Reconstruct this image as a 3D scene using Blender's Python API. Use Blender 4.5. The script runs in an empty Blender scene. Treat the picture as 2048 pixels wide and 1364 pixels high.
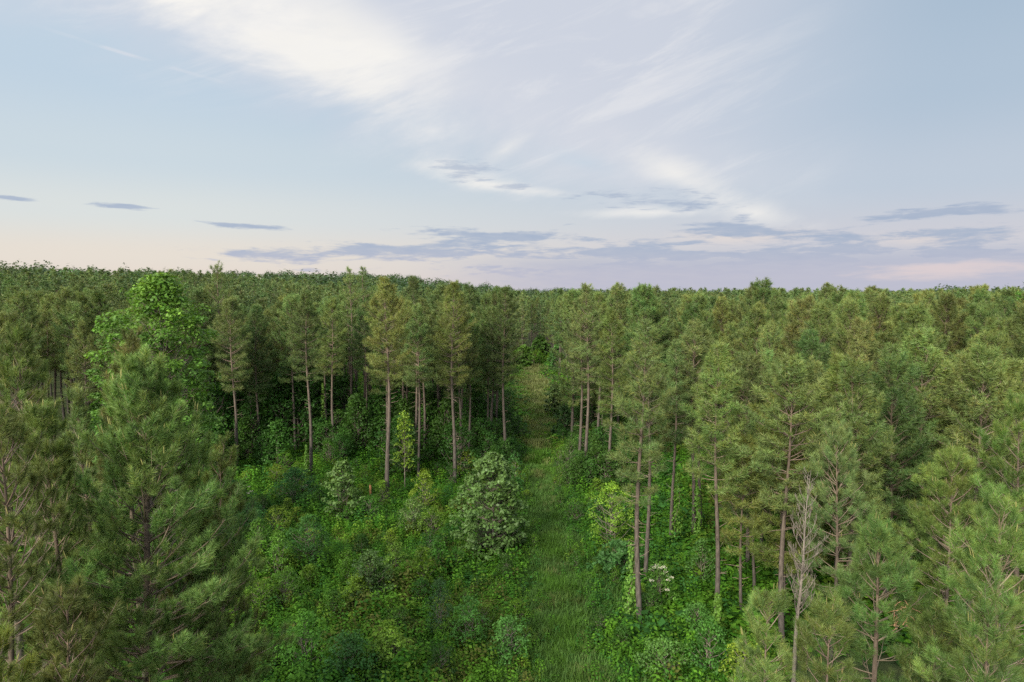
import bpy, math, random
import numpy as np
from mathutils import Vector

scene = bpy.context.scene
COL = scene.collection
H = 22.0                       # camera height above the clearing
PITCH = math.radians(4.27)
F = 1365.0                     # focal length in pixels of a 2048 wide picture

# ------------------------------------------------------------------ helpers
def ss(a, b, x):
    t = np.clip((np.asarray(x, float) - a) / (b - a), 0, 1)
    return t * t * (3 - 2 * t)

_g = np.random.default_rng(11).random((256, 256))
def vnoise(x, y):
    x = np.asarray(x, float); y = np.asarray(y, float)
    xi = np.floor(x).astype(int); yi = np.floor(y).astype(int)
    fx = x - xi; fy = y - yi
    fx = fx * fx * (3 - 2 * fx); fy = fy * fy * (3 - 2 * fy)
    a = _g[xi % 256, yi % 256]; b = _g[(xi + 1) % 256, yi % 256]
    c = _g[xi % 256, (yi + 1) % 256]; d = _g[(xi + 1) % 256, (yi + 1) % 256]
    return (a * (1 - fx) + b * fx) * (1 - fy) + (c * (1 - fx) + d * fx) * fy

def fbm(x, y):
    return (vnoise(x, y) + .5 * vnoise(2.1 * x + 7, 2.1 * y + 3) + .25 * vnoise(4.3 * x + 1, 4.3 * y + 9)) / 1.75

def terrain(x, y):
    x = np.asarray(x, float); y = np.asarray(y, float)
    t = 9 * ss(90, 300, y) * ss(-20, -160, x)
    t = t + 14 * ss(450, 900, y) * (.06 + .94 * ss(200, -500, x))
    t = t + ss(150, 400, y) * 3.0 * (vnoise(x / 90, y / 90) - .5)
    t = t + .5 * (vnoise(x / 7 + 31, y / 7) - .5) * ss(25, 34, y)
    return t

def ray(px, py):
    u = (px - 1024) / F; v = (682 - py) / F
    c, s = math.cos(PITCH), math.sin(PITCH)
    return u, v * s + c, v * c - s

def ground_at(px, py):
    """where the line of sight through a pixel of the photograph meets flat ground"""
    x, y, z = ray(px, py)
    t = H / -z
    return t * x, t * y

def top_at(px, py, d):
    """x and z of what stands d metres away at that pixel"""
    x, y, z = ray(px, py)
    t = d / y
    return t * x, H + t * z

def norm(v):
    return v / np.maximum(np.linalg.norm(v, axis=-1, keepdims=True), 1e-9)

class MB:
    """collects triangles with a colour per vertex"""
    def __init__(s):
        s.v = []; s.f = []; s.c = []; s.n = 0
    def add(s, v, f, c):
        v = np.asarray(v, np.float32).reshape(-1, 3)
        c = np.asarray(c, np.float32)
        if c.ndim == 1: c = np.broadcast_to(c, (len(v), 3))
        s.v.append(v); s.f.append(np.asarray(f, np.int64).reshape(-1, 3) + s.n); s.c.append(c); s.n += len(v)
    def arrays(s):
        return np.concatenate(s.v), np.concatenate(s.f), np.concatenate(s.c)
    def mesh(s, name, mat, smooth=False):
        return make_mesh(name, *s.arrays(), mat, smooth)

def make_mesh(name, v, f, c, mat, smooth=False):
    me = bpy.data.meshes.new(name)
    nv, nf = len(v), len(f)
    me.vertices.add(nv); me.loops.add(nf * 3); me.polygons.add(nf)
    me.vertices.foreach_set('co', np.ascontiguousarray(v, np.float32).ravel())
    me.loops.foreach_set('vertex_index', np.ascontiguousarray(f, np.int32).ravel())
    me.polygons.foreach_set('loop_start', np.arange(0, nf * 3, 3, dtype=np.int32))
    me.polygons.foreach_set('loop_total', np.full(nf, 3, np.int32))
    if smooth: me.polygons.foreach_set('use_smooth', np.ones(nf, bool))
    at = me.attributes.new('col', 'FLOAT_COLOR', 'POINT')
    at.data.foreach_set('color', np.concatenate([c, np.ones((nv, 1))], 1).astype(np.float32).ravel())
    me.update(); me.validate()
    me.materials.append(mat)
    return me

def tube(mb, pts, rad, sides, col, rng=None, rough=0.0):
    """tapered tube through pts"""
    pts = np.asarray(pts, float); n = len(pts)
    tg = norm(np.gradient(pts, axis=0))
    ref = np.where(np.abs(tg[:, 2:3]) > .9, np.array([[1., 0, 0]]), np.array([[0, 0, 1.]]))
    a = norm(np.cross(tg, ref)); b = np.cross(tg, a)
    an = np.arange(sides) * 2 * math.pi / sides
    r = np.asarray(rad, float)[:, None, None]
    if rough: r = r * (1 + rough * (rng.random((n, sides, 1)) - .5))
    ring = pts[:, None] + r * (np.cos(an)[None, :, None] * a[:, None] + np.sin(an)[None, :, None] * b[:, None])
    f = []
    for i in range(n - 1):
        for k in range(sides):
            k2 = (k + 1) % sides
            p, q, u, w = i * sides + k, i * sides + k2, (i + 1) * sides + k, (i + 1) * sides + k2
            f += [(p, q, w), (p, w, u)]
    col = np.asarray(col, float)
    if col.ndim == 2: col = np.repeat(col, sides, 0)
    mb.add(ring.reshape(-1, 3), f, col)

def needles(mb, C, D, S, n, w, rng, base, fresh, ball=False):
    """needle tufts: C centres, D directions, S radii, n needles each of width w; fresh: how much this year's pale growth tints the tip"""
    T = len(C)
    if not T: return
    D = norm(D)[:, None, :]
    j = rng.normal(size=(T, n, 3))
    perp = norm(j - (j * D).sum(-1, keepdims=True) * D)
    th = np.radians((10 + 58 * rng.random((T, n, 1))) if ball else (12 + 72 * rng.random((T, n, 1)) ** .8))
    d = D * np.cos(th) + perp * np.sin(th)
    st = rng.random((T, n, 1)) * (1.05 if ball else .75)
    S3 = S[:, None, None]
    b0 = C[:, None, :] - D * S3 * st * (1.0 if ball else np.where(th > .9, 1.0, .35))
    L = S3 * (.75 + .45 * rng.random((T, n, 1))) * ((.62 + .38 * st) if ball else 1.0)
    side = norm(np.cross(d, rng.normal(size=(T, n, 3)))) * (w * (.7 + .6 * rng.random((T, n, 1))) / 2)
    tip = b0 + d * L
    tip[..., 2] -= (L[..., 0] ** 2) * .12
    v = np.stack([b0 - side, b0 + side, tip], 2).reshape(-1, 3)
    f = np.arange(len(v)).reshape(-1, 3)
    tcol = base[:, None, :] * (.78 + .44 * rng.random((T, n, 1)))
    yel = rng.random((T, n, 1)) < .08
    tcol = np.where(yel, tcol * np.array([1.5, 1.1, .9]), tcol)
    fr = fresh[:, None, None] * np.ones((T, n, 1))
    tipc = tcol * (1 + fr * np.array([.75, .6, .25]))
    c = np.stack([tcol, tcol, tipc], 2).reshape(-1, 3)
    mb.add(v, f, c)

def leaves(mb, P, N, size, rng, col, aspect=.62):
    """folded diamond leaves at P facing N"""
    n = len(P)
    if not n: return
    N = norm(N)
    t = norm(np.cross(N, rng.normal(size=(n, 3)))); s = np.cross(N, t)
    L = (np.asarray(size) * (.7 + .6 * rng.random(n)))[:, None]
    a = P - t * L * .5; b = P + t * L * .5 - N * L * .12
    l = P + s * L * aspect * .5 - N * L * .10; r = P - s * L * aspect * .5 - N * L * .10
    v = np.stack([a, l, b, r], 1).reshape(-1, 3)
    k = np.arange(n)[:, None] * 4
    f = np.concatenate([k + np.array([0, 2, 1]), k + np.array([0, 3, 2])], 1).reshape(-1, 3)
    c = np.repeat(col, 4, 0) * (.9 + .2 * rng.random((n * 4, 1)))
    mb.add(v, f, c)

# ------------------------------------------------------------------ materials
def foliage_mat(name, rough=.5, trans=.3, spec=.35, hue=.02, val=.25, sheen=(1, 1, 1)):
    m = bpy.data.materials.new(name); m.use_nodes = True
    nt = m.node_tree; nt.nodes.clear(); N = nt.nodes.new; Lk = nt.links.new
    at = N('ShaderNodeAttribute'); at.attribute_name = 'col'
    oi = N('ShaderNodeObjectInfo')
    geo = N('ShaderNodeNewGeometry')
    nz = N('ShaderNodeTexNoise'); nz.inputs['Scale'].default_value = .55; nz.inputs['Detail'].default_value = 3
    Lk(geo.outputs['Position'], nz.inputs['Vector'])
    h = N('ShaderNodeHueSaturation')
    def rng_(out, lo, hi, sock):
        r = N('ShaderNodeMapRange'); r.inputs['To Min'].default_value = lo; r.inputs['To Max'].default_value = hi
        Lk(out, r.inputs['Value']); Lk(r.outputs[0], sock); return r
    rng_(oi.outputs['Random'], .5 - hue, .5 + hue, h.inputs['Hue'])
    ma = N('ShaderNodeMath'); ma.operation = 'MULTIPLY'
    r1 = N('ShaderNodeMapRange'); r1.inputs['To Min'].default_value = 1 - val; r1.inputs['To Max'].default_value = 1 + val
    mm = N('ShaderNodeMath'); mm.operation = 'MULTIPLY'; mm.inputs[1].default_value = 7.31
    fr = N('ShaderNodeMath'); fr.operation = 'FRACT'
    Lk(oi.outputs['Random'], mm.inputs[0]); Lk(mm.outputs[0], fr.inputs[0]); Lk(fr.outputs[0], r1.inputs['Value'])
    r2 = N('ShaderNodeMapRange'); r2.inputs['From Min'].default_value = .3; r2.inputs['From Max'].default_value = .7
    r2.inputs['To Min'].default_value = .8; r2.inputs['To Max'].default_value = 1.2
    Lk(nz.outputs['Fac'], r2.inputs['Value'])
    Lk(r1.outputs[0], ma.inputs[0]); Lk(r2.outputs[0], ma.inputs[1]); Lk(ma.outputs[0], h.inputs['Value'])
    Lk(at.outputs['Color'], h.inputs['Color'])
    p = N('ShaderNodeBsdfPrincipled'); p.inputs['Roughness'].default_value = rough
    p.inputs['Specular IOR Level'].default_value = spec
    Lk(h.outputs['Color'], p.inputs['Base Color'])
    t = N('ShaderNodeBsdfTranslucent')
    tc = N('ShaderNodeMix'); tc.data_type = 'RGBA'; tc.blend_type = 'MULTIPLY'; tc.inputs['Factor'].default_value = 1
    tc.inputs['B'].default_value = (1.25, 1.25, .6, 1)
    Lk(h.outputs['Color'], tc.inputs['A']); Lk(tc.outputs['Result'], t.inputs['Color'])
    mx = N('ShaderNodeMixShader'); mx.inputs['Fac'].default_value = trans
    Lk(p.outputs[0], mx.inputs[1]); Lk(t.outputs[0], mx.inputs[2])
    o = N('ShaderNodeOutputMaterial'); Lk(mx.outputs[0], o.inputs['Surface'])
    return m

def bark_mat(name, scale=6):
    m = bpy.data.materials.new(name); m.use_nodes = True
    nt = m.node_tree; N = nt.nodes.new; Lk = nt.links.new
    p = nt.nodes['Principled BSDF']; p.inputs['Roughness'].default_value = .9; p.inputs['Specular IOR Level'].default_value = .15
    at = N('ShaderNodeAttribute'); at.attribute_name = 'col'
    tc = N('ShaderNodeTexCoord'); mp = N('ShaderNodeMapping'); mp.inputs['Scale'].default_value = (scale, scale, scale * .28)
    Lk(tc.outputs['Object'], mp.inputs['Vector'])
    vo = N('ShaderNodeTexVoronoi'); vo.inputs['Scale'].default_value = 1.4; Lk(mp.outputs[0], vo.inputs['Vector'])
    nz = N('ShaderNodeTexNoise'); nz.inputs['Scale'].default_value = 1.1; nz.inputs['Detail'].default_value = 5; Lk(mp.outputs[0], nz.inputs['Vector'])
    ad = N('ShaderNodeMath'); ad.operation = 'MULTIPLY_ADD'; ad.inputs[1].default_value = .5
    Lk(vo.outputs['Distance'], ad.inputs[0]); Lk(nz.outputs['Fac'], ad.inputs[2])
    r = N('ShaderNodeMapRange'); r.inputs['From Min'].default_value = .3; r.inputs['From Max'].default_value = 1.1
    r.inputs['To Min'].default_value = .42; r.inputs['To Max'].default_value = 1.55
    Lk(ad.outputs[0], r.inputs['Value'])
    mx = N('ShaderNodeVectorMath'); mx.operation = 'SCALE'
    Lk(at.outputs['Color'], mx.inputs[0]); Lk(r.outputs[0], mx.inputs['Scale']); Lk(mx.outputs[0], p.inputs['Base Color'])
    bp = N('ShaderNodeBump'); bp.inputs['Strength'].default_value = .6; bp.inputs['Distance'].default_value = .04
    Lk(ad.outputs[0], bp.inputs['Height']); Lk(bp.outputs[0], p.inputs['Normal'])
    return m

M_NEEDLE = foliage_mat('pine_needles', rough=.5, trans=.22, spec=.3, hue=.022, val=.28)
M_LEAF = foliage_mat('broad_leaves', rough=.5, trans=.36, spec=.2, hue=.012, val=.16)
M_SILVER = foliage_mat('silvery_leaves', rough=.5, trans=.3, spec=.3, hue=.0, val=.05)
M_HERB = foliage_mat('undergrowth_leaves', rough=.6, trans=.36, spec=.12, hue=.0, val=.0)
M_BARK = bark_mat('pine_bark')
M_DEAD = bark_mat('weathered_dead_wood', 9)

G_NEEDLE = np.array([.104, .148, .047])
G_LEAF = np.array([.075, .16, .03])

# ------------------------------------------------------------------ objects
def tag(o, label=None, cat=None, group=None, kind=None):
    if label: o['label'] = label
    if cat: o['category'] = cat
    if group: o['group'] = group
    if kind: o['kind'] = kind
    return o

def empty(name, loc, rz=0, sc=(1, 1, 1)):
    o = bpy.data.objects.new(name, None); COL.objects.link(o)
    o.location = loc; o.rotation_euler = (0, 0, rz); o.scale = sc; o.empty_display_size = .5
    return o

def child(name, me, parent):
    o = bpy.data.objects.new(name, me); COL.objects.link(o); o.parent = parent
    return o

def top(name, me, loc=(0, 0, 0)):
    o = bpy.data.objects.new(name, me); COL.objects.link(o); o.location = loc
    return o

# ------------------------------------------------------------------ pines
def pine(seed, h=20., R=2.5, base=.55, shape='stand', gap=.62, per=5, tw=3, nn=12, nw=.045, tr=.42, sides=7,
         bt=True, lean=0., tint=(1, 1, 1), fresh=.5, candles=False, long_side=None, stubs=14, tuft_up=.75, rad=None, side_bias=None, wide=.95, ball=False, inner=.36):
    """one pine: returns (trunk mesh builder, crown mesh builder)"""
    rng = np.random.default_rng(seed); rd = random.Random(seed)
    tk, cr = MB(), MB()
    tint = np.array(tint)
    r0 = rad or .0098 * h
    nz = 11
    zz = np.linspace(0, h * .985, nz)
    bend = lambda z: np.array([lean * z + .16 * math.sin(z * .31 + seed), .16 * math.cos(z * .27 + seed * 2), z])
    ph = rd.random() * 6
    P = np.array([bend(z) for z in zz]); P[0, 2] = -.4
    rr = r0 * (1 - .93 * (zz / h) ** 1.15); rr[0] *= 1.25
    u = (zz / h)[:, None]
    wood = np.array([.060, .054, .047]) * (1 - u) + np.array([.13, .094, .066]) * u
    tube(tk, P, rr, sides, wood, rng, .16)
    zb = h * base
    wc = np.array([.19, .145, .105])
    for _ in range(stubs):                                    # dead snags below the crown
        z = rd.uniform(zb * .35, zb * 1.05); az = rd.random() * 6.283; L = rd.uniform(.25, 1.1) * (.5 + z / zb * .6)
        p0 = bend(z); el = rd.uniform(-.3, .55)
        d = np.array([math.cos(az) * math.cos(el), math.sin(az) * math.cos(el), math.sin(el)])
        tube(tk, [p0, p0 + d * L * .55, p0 + d * L + np.array([0, 0, rd.uniform(-.12, .2)])], [.026, .018, .006], 3, wc * rd.uniform(.8, 1.2))
    C, D, S, B, FR = [], [], [], [], []
    cand = []
    z = h - .55; az0 = rd.random() * 6
    def tuft(p, d, s, b, f):
        C.append(p); D.append(d); S.append(s); B.append(b); FR.append(f)
    # leader
    for k in range(3):
        tuft(bend(h - .1 - k * .3), np.array([0, 0, 1.]) + .3 * rng.normal(size=3) * (k > 0), tr * (1.0 - .1 * k), G_NEEDLE * 1.05, fresh)
    cand.append((bend(h), np.array([0, 0, 1.])))
    while z > zb:
        t = (h - z) / (h - zb)
        if shape == 'stand':
            r = R * min(1, (.06 + t / .5) ** .7) * (1 - .45 * max(0, (t - .55) / .45) ** 2)
        elif shape == 'dome':                                 # open grown: widens like a root curve below the leader
            r = min(R, .25 + wide * (h - z) ** .58) * (1 - .2 * max(0, (t - .7) / .3))
        elif shape == 'cone':
            r = R * (.08 + .92 * t ** .85)
        else:                                                 # round topped
            r = R * min(1, (.10 + t / .4) ** .55) * (1 - .35 * max(0, (t - .5) / .5) ** 2)
        nb = max(3, int(round(per * (.7 + .5 * rd.random()))))
        for k in range(nb):
            if rd.random() < .08 + .22 * max(0, t - .7): continue
            az = az0 + k * 6.283 / nb + rd.uniform(-.45, .45)
            L = r * rd.uniform(.62, 1.18)
            if side_bias is not None:
                L *= 1 + side_bias[1] * max(0, math.cos(az - side_bias[0])) * t
            el0 = math.radians(58 * (1 - t) ** 1.3 + rd.uniform(-6, 14) - 6 * t)
            e1 = el0 + math.radians(rd.uniform(12, 38))
            pz = z + rd.uniform(-.2, .2)
            p = bend(pz); pts = [p]
            ns = 5
            azc = az
            for i in range(ns):
                f = i / (ns - 1); el = el0 + (e1 - el0) * f ** 1.6
                azc += rd.uniform(-.12, .12)
                p = p + np.array([math.cos(azc) * math.cos(el), math.sin(azc) * math.cos(el), math.sin(el)]) * L / ns
                pts.append(p)
            pts = np.array(pts)
            rb = .010 + .011 * L
            if bt: tube(cr, pts, np.linspace(rb, .007, ns + 1), 3, wc * rd.uniform(.85, 1.35))
            bcol = G_NEEDLE * tint * rd.uniform(.84, 1.16) * np.array([rd.uniform(.9, 1.12), 1, 1])
            end = norm(pts[-1] - pts[-2])
            up = np.array([0, 0, 1.])
            fr = fresh * (1.1 - .75 * t)
            tuft(pts[-1], end + up * tuft_up, tr, bcol, fr)
            cand.append((pts[-1], end + up))
            m = max(1, int(tw * L + .5))
            for q in range(m):
                f = (q + rd.random()) / m * (1 - inner) * .98 + inner
                i = min(ns - 1, int(f * ns)); g = f * ns - i
                bp = pts[i] * (1 - g) + pts[i + 1] * g
                bd = norm(pts[i + 1] - pts[i])
                sgn = 1 if q % 2 else -1
                sd = norm(np.cross(bd, up)) * sgn
                d = norm(bd * .75 + sd * rd.uniform(.3, 1.1) + up * rd.uniform(.0, .7))
                l2 = rd.uniform(.2, .5) + .26 * L * (1.15 - f)
                e = bp + d * l2
                if bt: tube(cr, [bp, bp + d * l2 * .5 + up * -.02, e], [.012, .009, .005], 3, wc * rd.uniform(.9, 1.4))
                tuft(e, d + up * tuft_up, tr * rd.uniform(.8, 1.08), bcol, fr)
                if rd.random() < .3: cand.append((e, d + up))
                if l2 > .5:
                    tuft(bp + d * l2 * .62 + sd * .12 + up * .1, d + sd * .5 + up * .5, tr * rd.uniform(.7, .95), bcol * rd.uniform(.9, 1.1), fr * .6)
        z -= gap * rd.uniform(.8, 1.25) * (1 + .35 * t)
        az0 += 1.1
    C = np.array(C); D = np.array(D); S = np.array(S); B = np.array(B); FR = np.array(FR)
    if ball: B = B * rng.uniform(.72, 1.28, (len(B), 1))
    needles(cr, C, D, S, nn, nw, rng, B, FR, ball)
    if candles:                                               # tan shoots and young cones at the twig ends
        for p, d in cand:
            if rd.random() < .16:
                d = norm(np.asarray(d) + np.array([0, 0, .8])); L = rd.uniform(.08, .2)
                for _ in range(rd.choice((1, 1, 2))):
                    o = rng.normal(size=3) * .05
                    tube(cr, [p + o + d * tr * .25, p + o + d * (tr * .55 + L * .5), p + o + d * (tr * .6 + L)], [.02, .018, .004], 3,
                         np.array([.20, .19, .065]) * rd.uniform(.8, 1.2))
    return tk, cr

def place_pine(builders, loc, label, group=None, rz=0, name='pine_tree', cat='pine tree', sc=(1, 1, 1)):
    tk, cr = builders
    e = empty(name, loc, rz, sc)
    tag(e, label, cat, group)
    child('trunk', tk.mesh('trunk', M_BARK, True) if isinstance(tk, MB) else tk, e)
    child('crown', cr.mesh('crown', M_NEEDLE) if isinstance(cr, MB) else cr, e)
    return e

# ------------------------------------------------------------------ broadleaf plants
def broadleaf(seed, h, R, z0=.2, n=60, lv=26, ls=.22, cs=.7, col=G_LEAF, shape='egg', stems=1, trunk=.12, var=.25, limb=True, fresh=.4):
    """leafy plant: limbs to clumps, each clump a cap of small leaves"""
    rng = np.random.default_rng(seed); rd = random.Random(seed)
    st, cr = MB(), MB()
    wood = np.array([.15, .125, .10])
    col = np.array(col) * np.array([1.08, 1.02, .80])
    for k in range(stems):
        a = rd.random() * 6.283; o = 0 if stems == 1 else .12 * R
        sp = 0 if stems == 1 else rd.uniform(.15, .45) * R
        b = np.array([math.cos(a) * o, math.sin(a) * o, -.25]); e = np.array([math.cos(a) * sp, math.sin(a) * sp, h * (.9 if stems == 1 else rd.uniform(.6, .85))])
        mid = (b + e) / 2 + np.array([rd.uniform(-.1, .1), rd.uniform(-.1, .1), .1 * h])
        tube(st, [b, (b * .6 + mid * .4), mid, (mid * .4 + e * .6), e], [trunk * 1.1, trunk * .9, trunk * .65, trunk * .4, trunk * .12], 6, wood, rng, .1)
    lobes = [(rd.random() * 6.283, rd.uniform(.25, 1), rd.uniform(.75, 1.2)) for _ in range(7)]
    Pp, Nn, Cc, Ls = [], [], [], []
    for k in range(n):
        f = ((k + rd.random()) / n)
        z = h * (z0 + (1 - z0) * f)
        if shape == 'egg': r = R * math.sin(math.pi * (.12 + .88 * f) ** .8) ** .7
        elif isinstance(shape, list): r = R * float(np.interp(f, [s_[0] for s_ in shape], [s_[1] for s_ in shape]))
        elif shape == 'cone': r = R * (1 - f) ** .75 + .12 * R
        elif shape == 'flat': r = R * (1 - f ** 2.5) ** .5
        else: r = R * math.sin(math.pi * min(1, .15 + .83 * f)) ** .55
        a = k * 2.39996 + rd.uniform(-.5, .5)
        lob = 1
        for la, lf, lr in lobes:
            da = math.cos(a - la)
            if da > .6 and abs(f - lf) < .3: lob *= lr
        q = rd.random() ** .45
        c = np.array([math.cos(a) * r * q * lob, math.sin(a) * r * q * lob, z + rd.uniform(-.2, .2) * cs])
        if limb:
            zs = max(.12 * h, z - .55 * r * q - .3)
            s = np.array([0, 0, zs]); m = s * .45 + c * .55 + np.array([0, 0, -.12 * r * q])
            tube(st, [s, m, c], [.012 + .016 * r * q, .012 + .008 * r * q, .005], 3, wood * 1.1)
        R_ = cs * rd.uniform(.65, 1.3)
        nl = int(lv * rd.uniform(.7, 1.3))
        d = norm(rng.normal(size=(nl, 3)) + np.array([0, 0, .55]) + .5 * norm(c * np.array([1, 1, .3]))[None])
        rr = R_ * (.45 + .6 * rng.random((nl, 1)))
        Pp.append(c + d * rr * np.array([1, 1, .6]))
        Nn.append(d * .7 + np.array([0, 0, .75]) + .55 * rng.normal(size=(nl, 3)))
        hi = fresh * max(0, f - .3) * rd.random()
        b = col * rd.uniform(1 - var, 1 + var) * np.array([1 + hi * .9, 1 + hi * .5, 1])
        Cc.append(np.tile(b, (nl, 1)) * (.8 + .4 * rng.random((nl, 1)))); Ls.append(np.full(nl, ls))
    leaves(cr, np.concatenate(Pp), np.concatenate(Nn), np.concatenate(Ls), rng, np.concatenate(Cc))
    return st, cr

def place_plant(b, loc, name, label, cat, group=None, mat=M_LEAF, rz=0, sc=(1, 1, 1)):
    st, cr = b
    e = empty(name, loc, rz, sc); tag(e, label, cat, group)
    c = child('crown' if 'tree' in name or 'sapling' in name else 'foliage', cr.mesh('crown', mat) if isinstance(cr, MB) else cr, e)
    s = child('trunk' if 'tree' in name or 'sapling' in name else 'stem', st.mesh('stem', M_BARK, True) if isinstance(st, MB) else st, e)
    return e

# ------------------------------------------------------------------ hand placed pines
occupied = []                                                 # x, y, clearance of every pine
def P(px, d, py, R, base, label, shape='stand', near=False, group=None, by_base=None, **k):
    """a pine whose top stands at (px, py) seen from the camera, d metres away (or on the ground seen at by_base)"""
    if by_base: d = ground_at(px, by_base)[1]
    x, z = top_at(px, py, d)
    g = float(terrain(x, d))
    h = z - g
    kw = dict(seed=int(px * 7 + d * 13 + py), h=h, R=R, base=base, shape=shape)
    if near: kw.update(nn=110, nw=.0125, tr=.41, sides=10, tw=1.7, per=6, gap=.50, inner=.42, wide=.9, candles=True, fresh=.75, stubs=10, tuft_up=1.5, ball=True)
    else: kw.update(nn=30, nw=.028, tr=.43, tw=3.6, per=6, inner=.22)
    if near and d < 23: kw.update(tr=.36, nw=.010, nn=120, tw=1.9)
    kw.update(k)
    if near: kw['tint'] = tuple(np.array(kw.get('tint', (1, 1, 1))) * (.90, .88, .84))
    occupied.append((x, d, 3.4 if not near else 2.6))
    return place_pine(pine(**kw), (x, d, g), label, group)

NEARG = 'young pines close to the camera'
# the big open grown pine and its neighbours at the near corner
P(272, 24, 733, 4.4, .10, 'tall broad pine with a tan trunk and the longest low limbs over the clearing', 'dome', True, tint=(1.15, 1.32, 1.12),
  rad=.23, per=8, tw=2.3, gap=.42, inner=.26, side_bias=(-.3, .4), lean=.012, wide=.98)
P(258, 30, 682, 2.4, .3, 'greyish green pine rising directly behind the broad tan trunked pine', 'dome', True, tint=(1.1, 1.05, 1.05), wide=.62)
P(48, 30, 668, 2.2, .3, 'bright topped pine behind the dense pines at the picture edge', 'dome', True, wide=.75, tint=(.95, 1.05, .9))
P(2, 33, 640, 2.2, .3, 'pine cut by the picture edge with its top highest in that corner', 'dome', True)
P(88, 22.5, 812, 1.6, .1, 'pine with tan candle tips standing between the edge pine and the broad pine', 'dome', True, wide=.6, tint=(.9, 1, .85))
P(-10, 20, 838, 2.2, .1, 'dark dense pine filling the lower edge beside the broad pine', 'dome', True, tint=(.9, .95, .9))
P(166, 27, 792, 1.0, .35, 'narrow pine just behind the broad pine with dark forest gap beside it', 'dome', True, wide=.5)
P(-10, 15.5, 1285, 1.2, .1, 'small yellowish pine tip in the bottom corner of the picture', 'dome', True, tint=(1.3, 1.2, .8))
P(440, 29, 905, 1.25, .3, 'small pine peeping beside the broad pine at the edge of the clearing', 'dome', True, tint=(1.0, 1.05, .85))
P(425, 27, 1035, 2.1, .1, 'short bushy pine beneath the broad pine facing the clearing', 'dome', True, tint=(.95, 1, .9))
P(130, 19, 1190, 1.8, .05, 'low dark pine in front of the broad pine, half lost in its limbs', 'dome', True, tint=(.9, .95, .9))
# near pines on the other side
P(2003, 21, 1010, 2.3, .2, 'sturdy pine with pale forked limbs and big bright needle tufts', 'dome', True, tint=(.95, 1.1, .9), rad=.17)
bright_pine = P(1756, 26, 1048, 2.2, .22, 'bright young pine with one clump of brown dead twigs at mid crown', 'dome', True, tint=(.95, 1.12, .95), rad=.17)
bright_h = top_at(1756, 1048, 26)[1]; rd_ = random.Random(4); tw_ = MB()
for k in range(26):                                           # dead brown twigs caught at mid crown
    o_ = np.array([.55 + rd_.uniform(-.35, .35), -.75 + rd_.uniform(-.3, .2), bright_h - 3.3 + rd_.uniform(-.45, .4)])
    d_ = np.array([rd_.uniform(-1, 1), rd_.uniform(-.8, .4), rd_.uniform(-.6, .8)]) * rd_.uniform(.25, .5)
    tube(tw_, [o_, o_ + d_ * .6 + np.array([0, 0, .04]), o_ + d_], [.016, .013, .005], 3, np.array([.30, .175, .10]) * rd_.uniform(.7, 1.2))
tg_ = child('dead_twigs', tw_.mesh('dead_twigs', M_DEAD), bright_pine)
P(1995, 16.5, 1222, 1.15, .2, 'nearest young pine with tan leader, cut by the bottom of the picture', 'dome', True, tint=(1.05, 1.12, .95))
P(1905, 33, 912, 2.5, .15, 'yellow green pine with a rounded top behind the pale forked pine', 'dome', True, tint=(.98, 1.12, .85))
P(2046, 33, 800, 2.8, .3, 'leafy pine at the picture edge above the pale forked pine', 'dome', True, tint=(1.05, 1.15, .85))
P(1677, 37, 868, 2.4, .15, 'blue green soft pine standing right behind the dead grey pine', 'dome', True, tint=(1.0, 1.1, 1.25))
P(1545, 25, 1190, 1.2, .3, 'low pine top at the foot of the dead grey pine', 'dome', True, wide=.7, tint=(.92, 1.05, .95))
P(1655, 24, 1215, 1.3, .25, 'low pine between the dead grey pine and the bright young pine', 'dome', True, wide=.7, tint=(.9, 1.02, .9))
P(1865, 24, 1235, 1.5, .2, 'low pine between the bright young pine and the pale forked pine', 'dome', True, wide=.7, tint=(.9, 1.0, .85))
P(1575, 44, 770, 2.7, .24, 'rust flecked pine with a long bare trunk just behind the dead grey pine', 'round', nn=34, nw=.028, tint=(1.15, 1.12, .8), candles=True)
P(1790, 46, 733, 3.3, .18, 'wide dark pine with several ascending limbs behind the blue green pine', 'round', nn=34, nw=.028, tint=(.9, 1.02, .9))
P(1685, 50, 725, 2.5, .2, 'yellow tipped pine beside the wide dark pine', 'round', nn=30, nw=.03, tint=(1.1, 1.12, .8))
P(1632, 53, 728, 2.0, .2, 'narrow pine between the yellow tipped and the rust flecked pine', 'stand', nn=30, nw=.03)
P(1500, 52, 732, 2.6, .24, 'grey green pine with dense crown between the bare trunks and the rust flecked pine', 'round', nn=30, nw=.03, tint=(.95, 1.02, 1.05))
P(1492, 45, 880, 2.0, .34, 'shorter pine with thin crown and bare trunk beside the paired slim trunks', 'stand', tint=(1.1, 1.1, .85), by_base=1240)
P(1515, 48, 850, 1.6, .4, 'thin pine close behind the shorter bare trunked pine', 'stand', by_base=1200)
P(1440, 47, 703, 2.1, .46, 'slim pine with a long bare trunk reaching low into yellow shrubs', 'stand', tint=(1.05, 1.05, .85), by_base=1256)
P(1391, 60, 650, 2.2, .5, 'reddish trunked pine with a vine clad foot, one of the slim trunks', 'stand', by_base=1086)
P(1407, 63, 668, 1.9, .55, 'slim pine trunk close behind the reddish trunked pine', 'stand', by_base=1072)
P(1352, 61, 690, 1.7, .5, 'slim pine between the big lone pine and the reddish trunked pine', 'stand', by_base=1092)
P(1285, 45, 655, 2.3, .44, 'big lone pine beside the track with its whole trunk in view', 'stand', tint=(1.25, 1.2, 1.1), by_base=1266, rad=.21, stubs=46, nn=34, nw=.024, tw=2.8, gap=.7)
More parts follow.
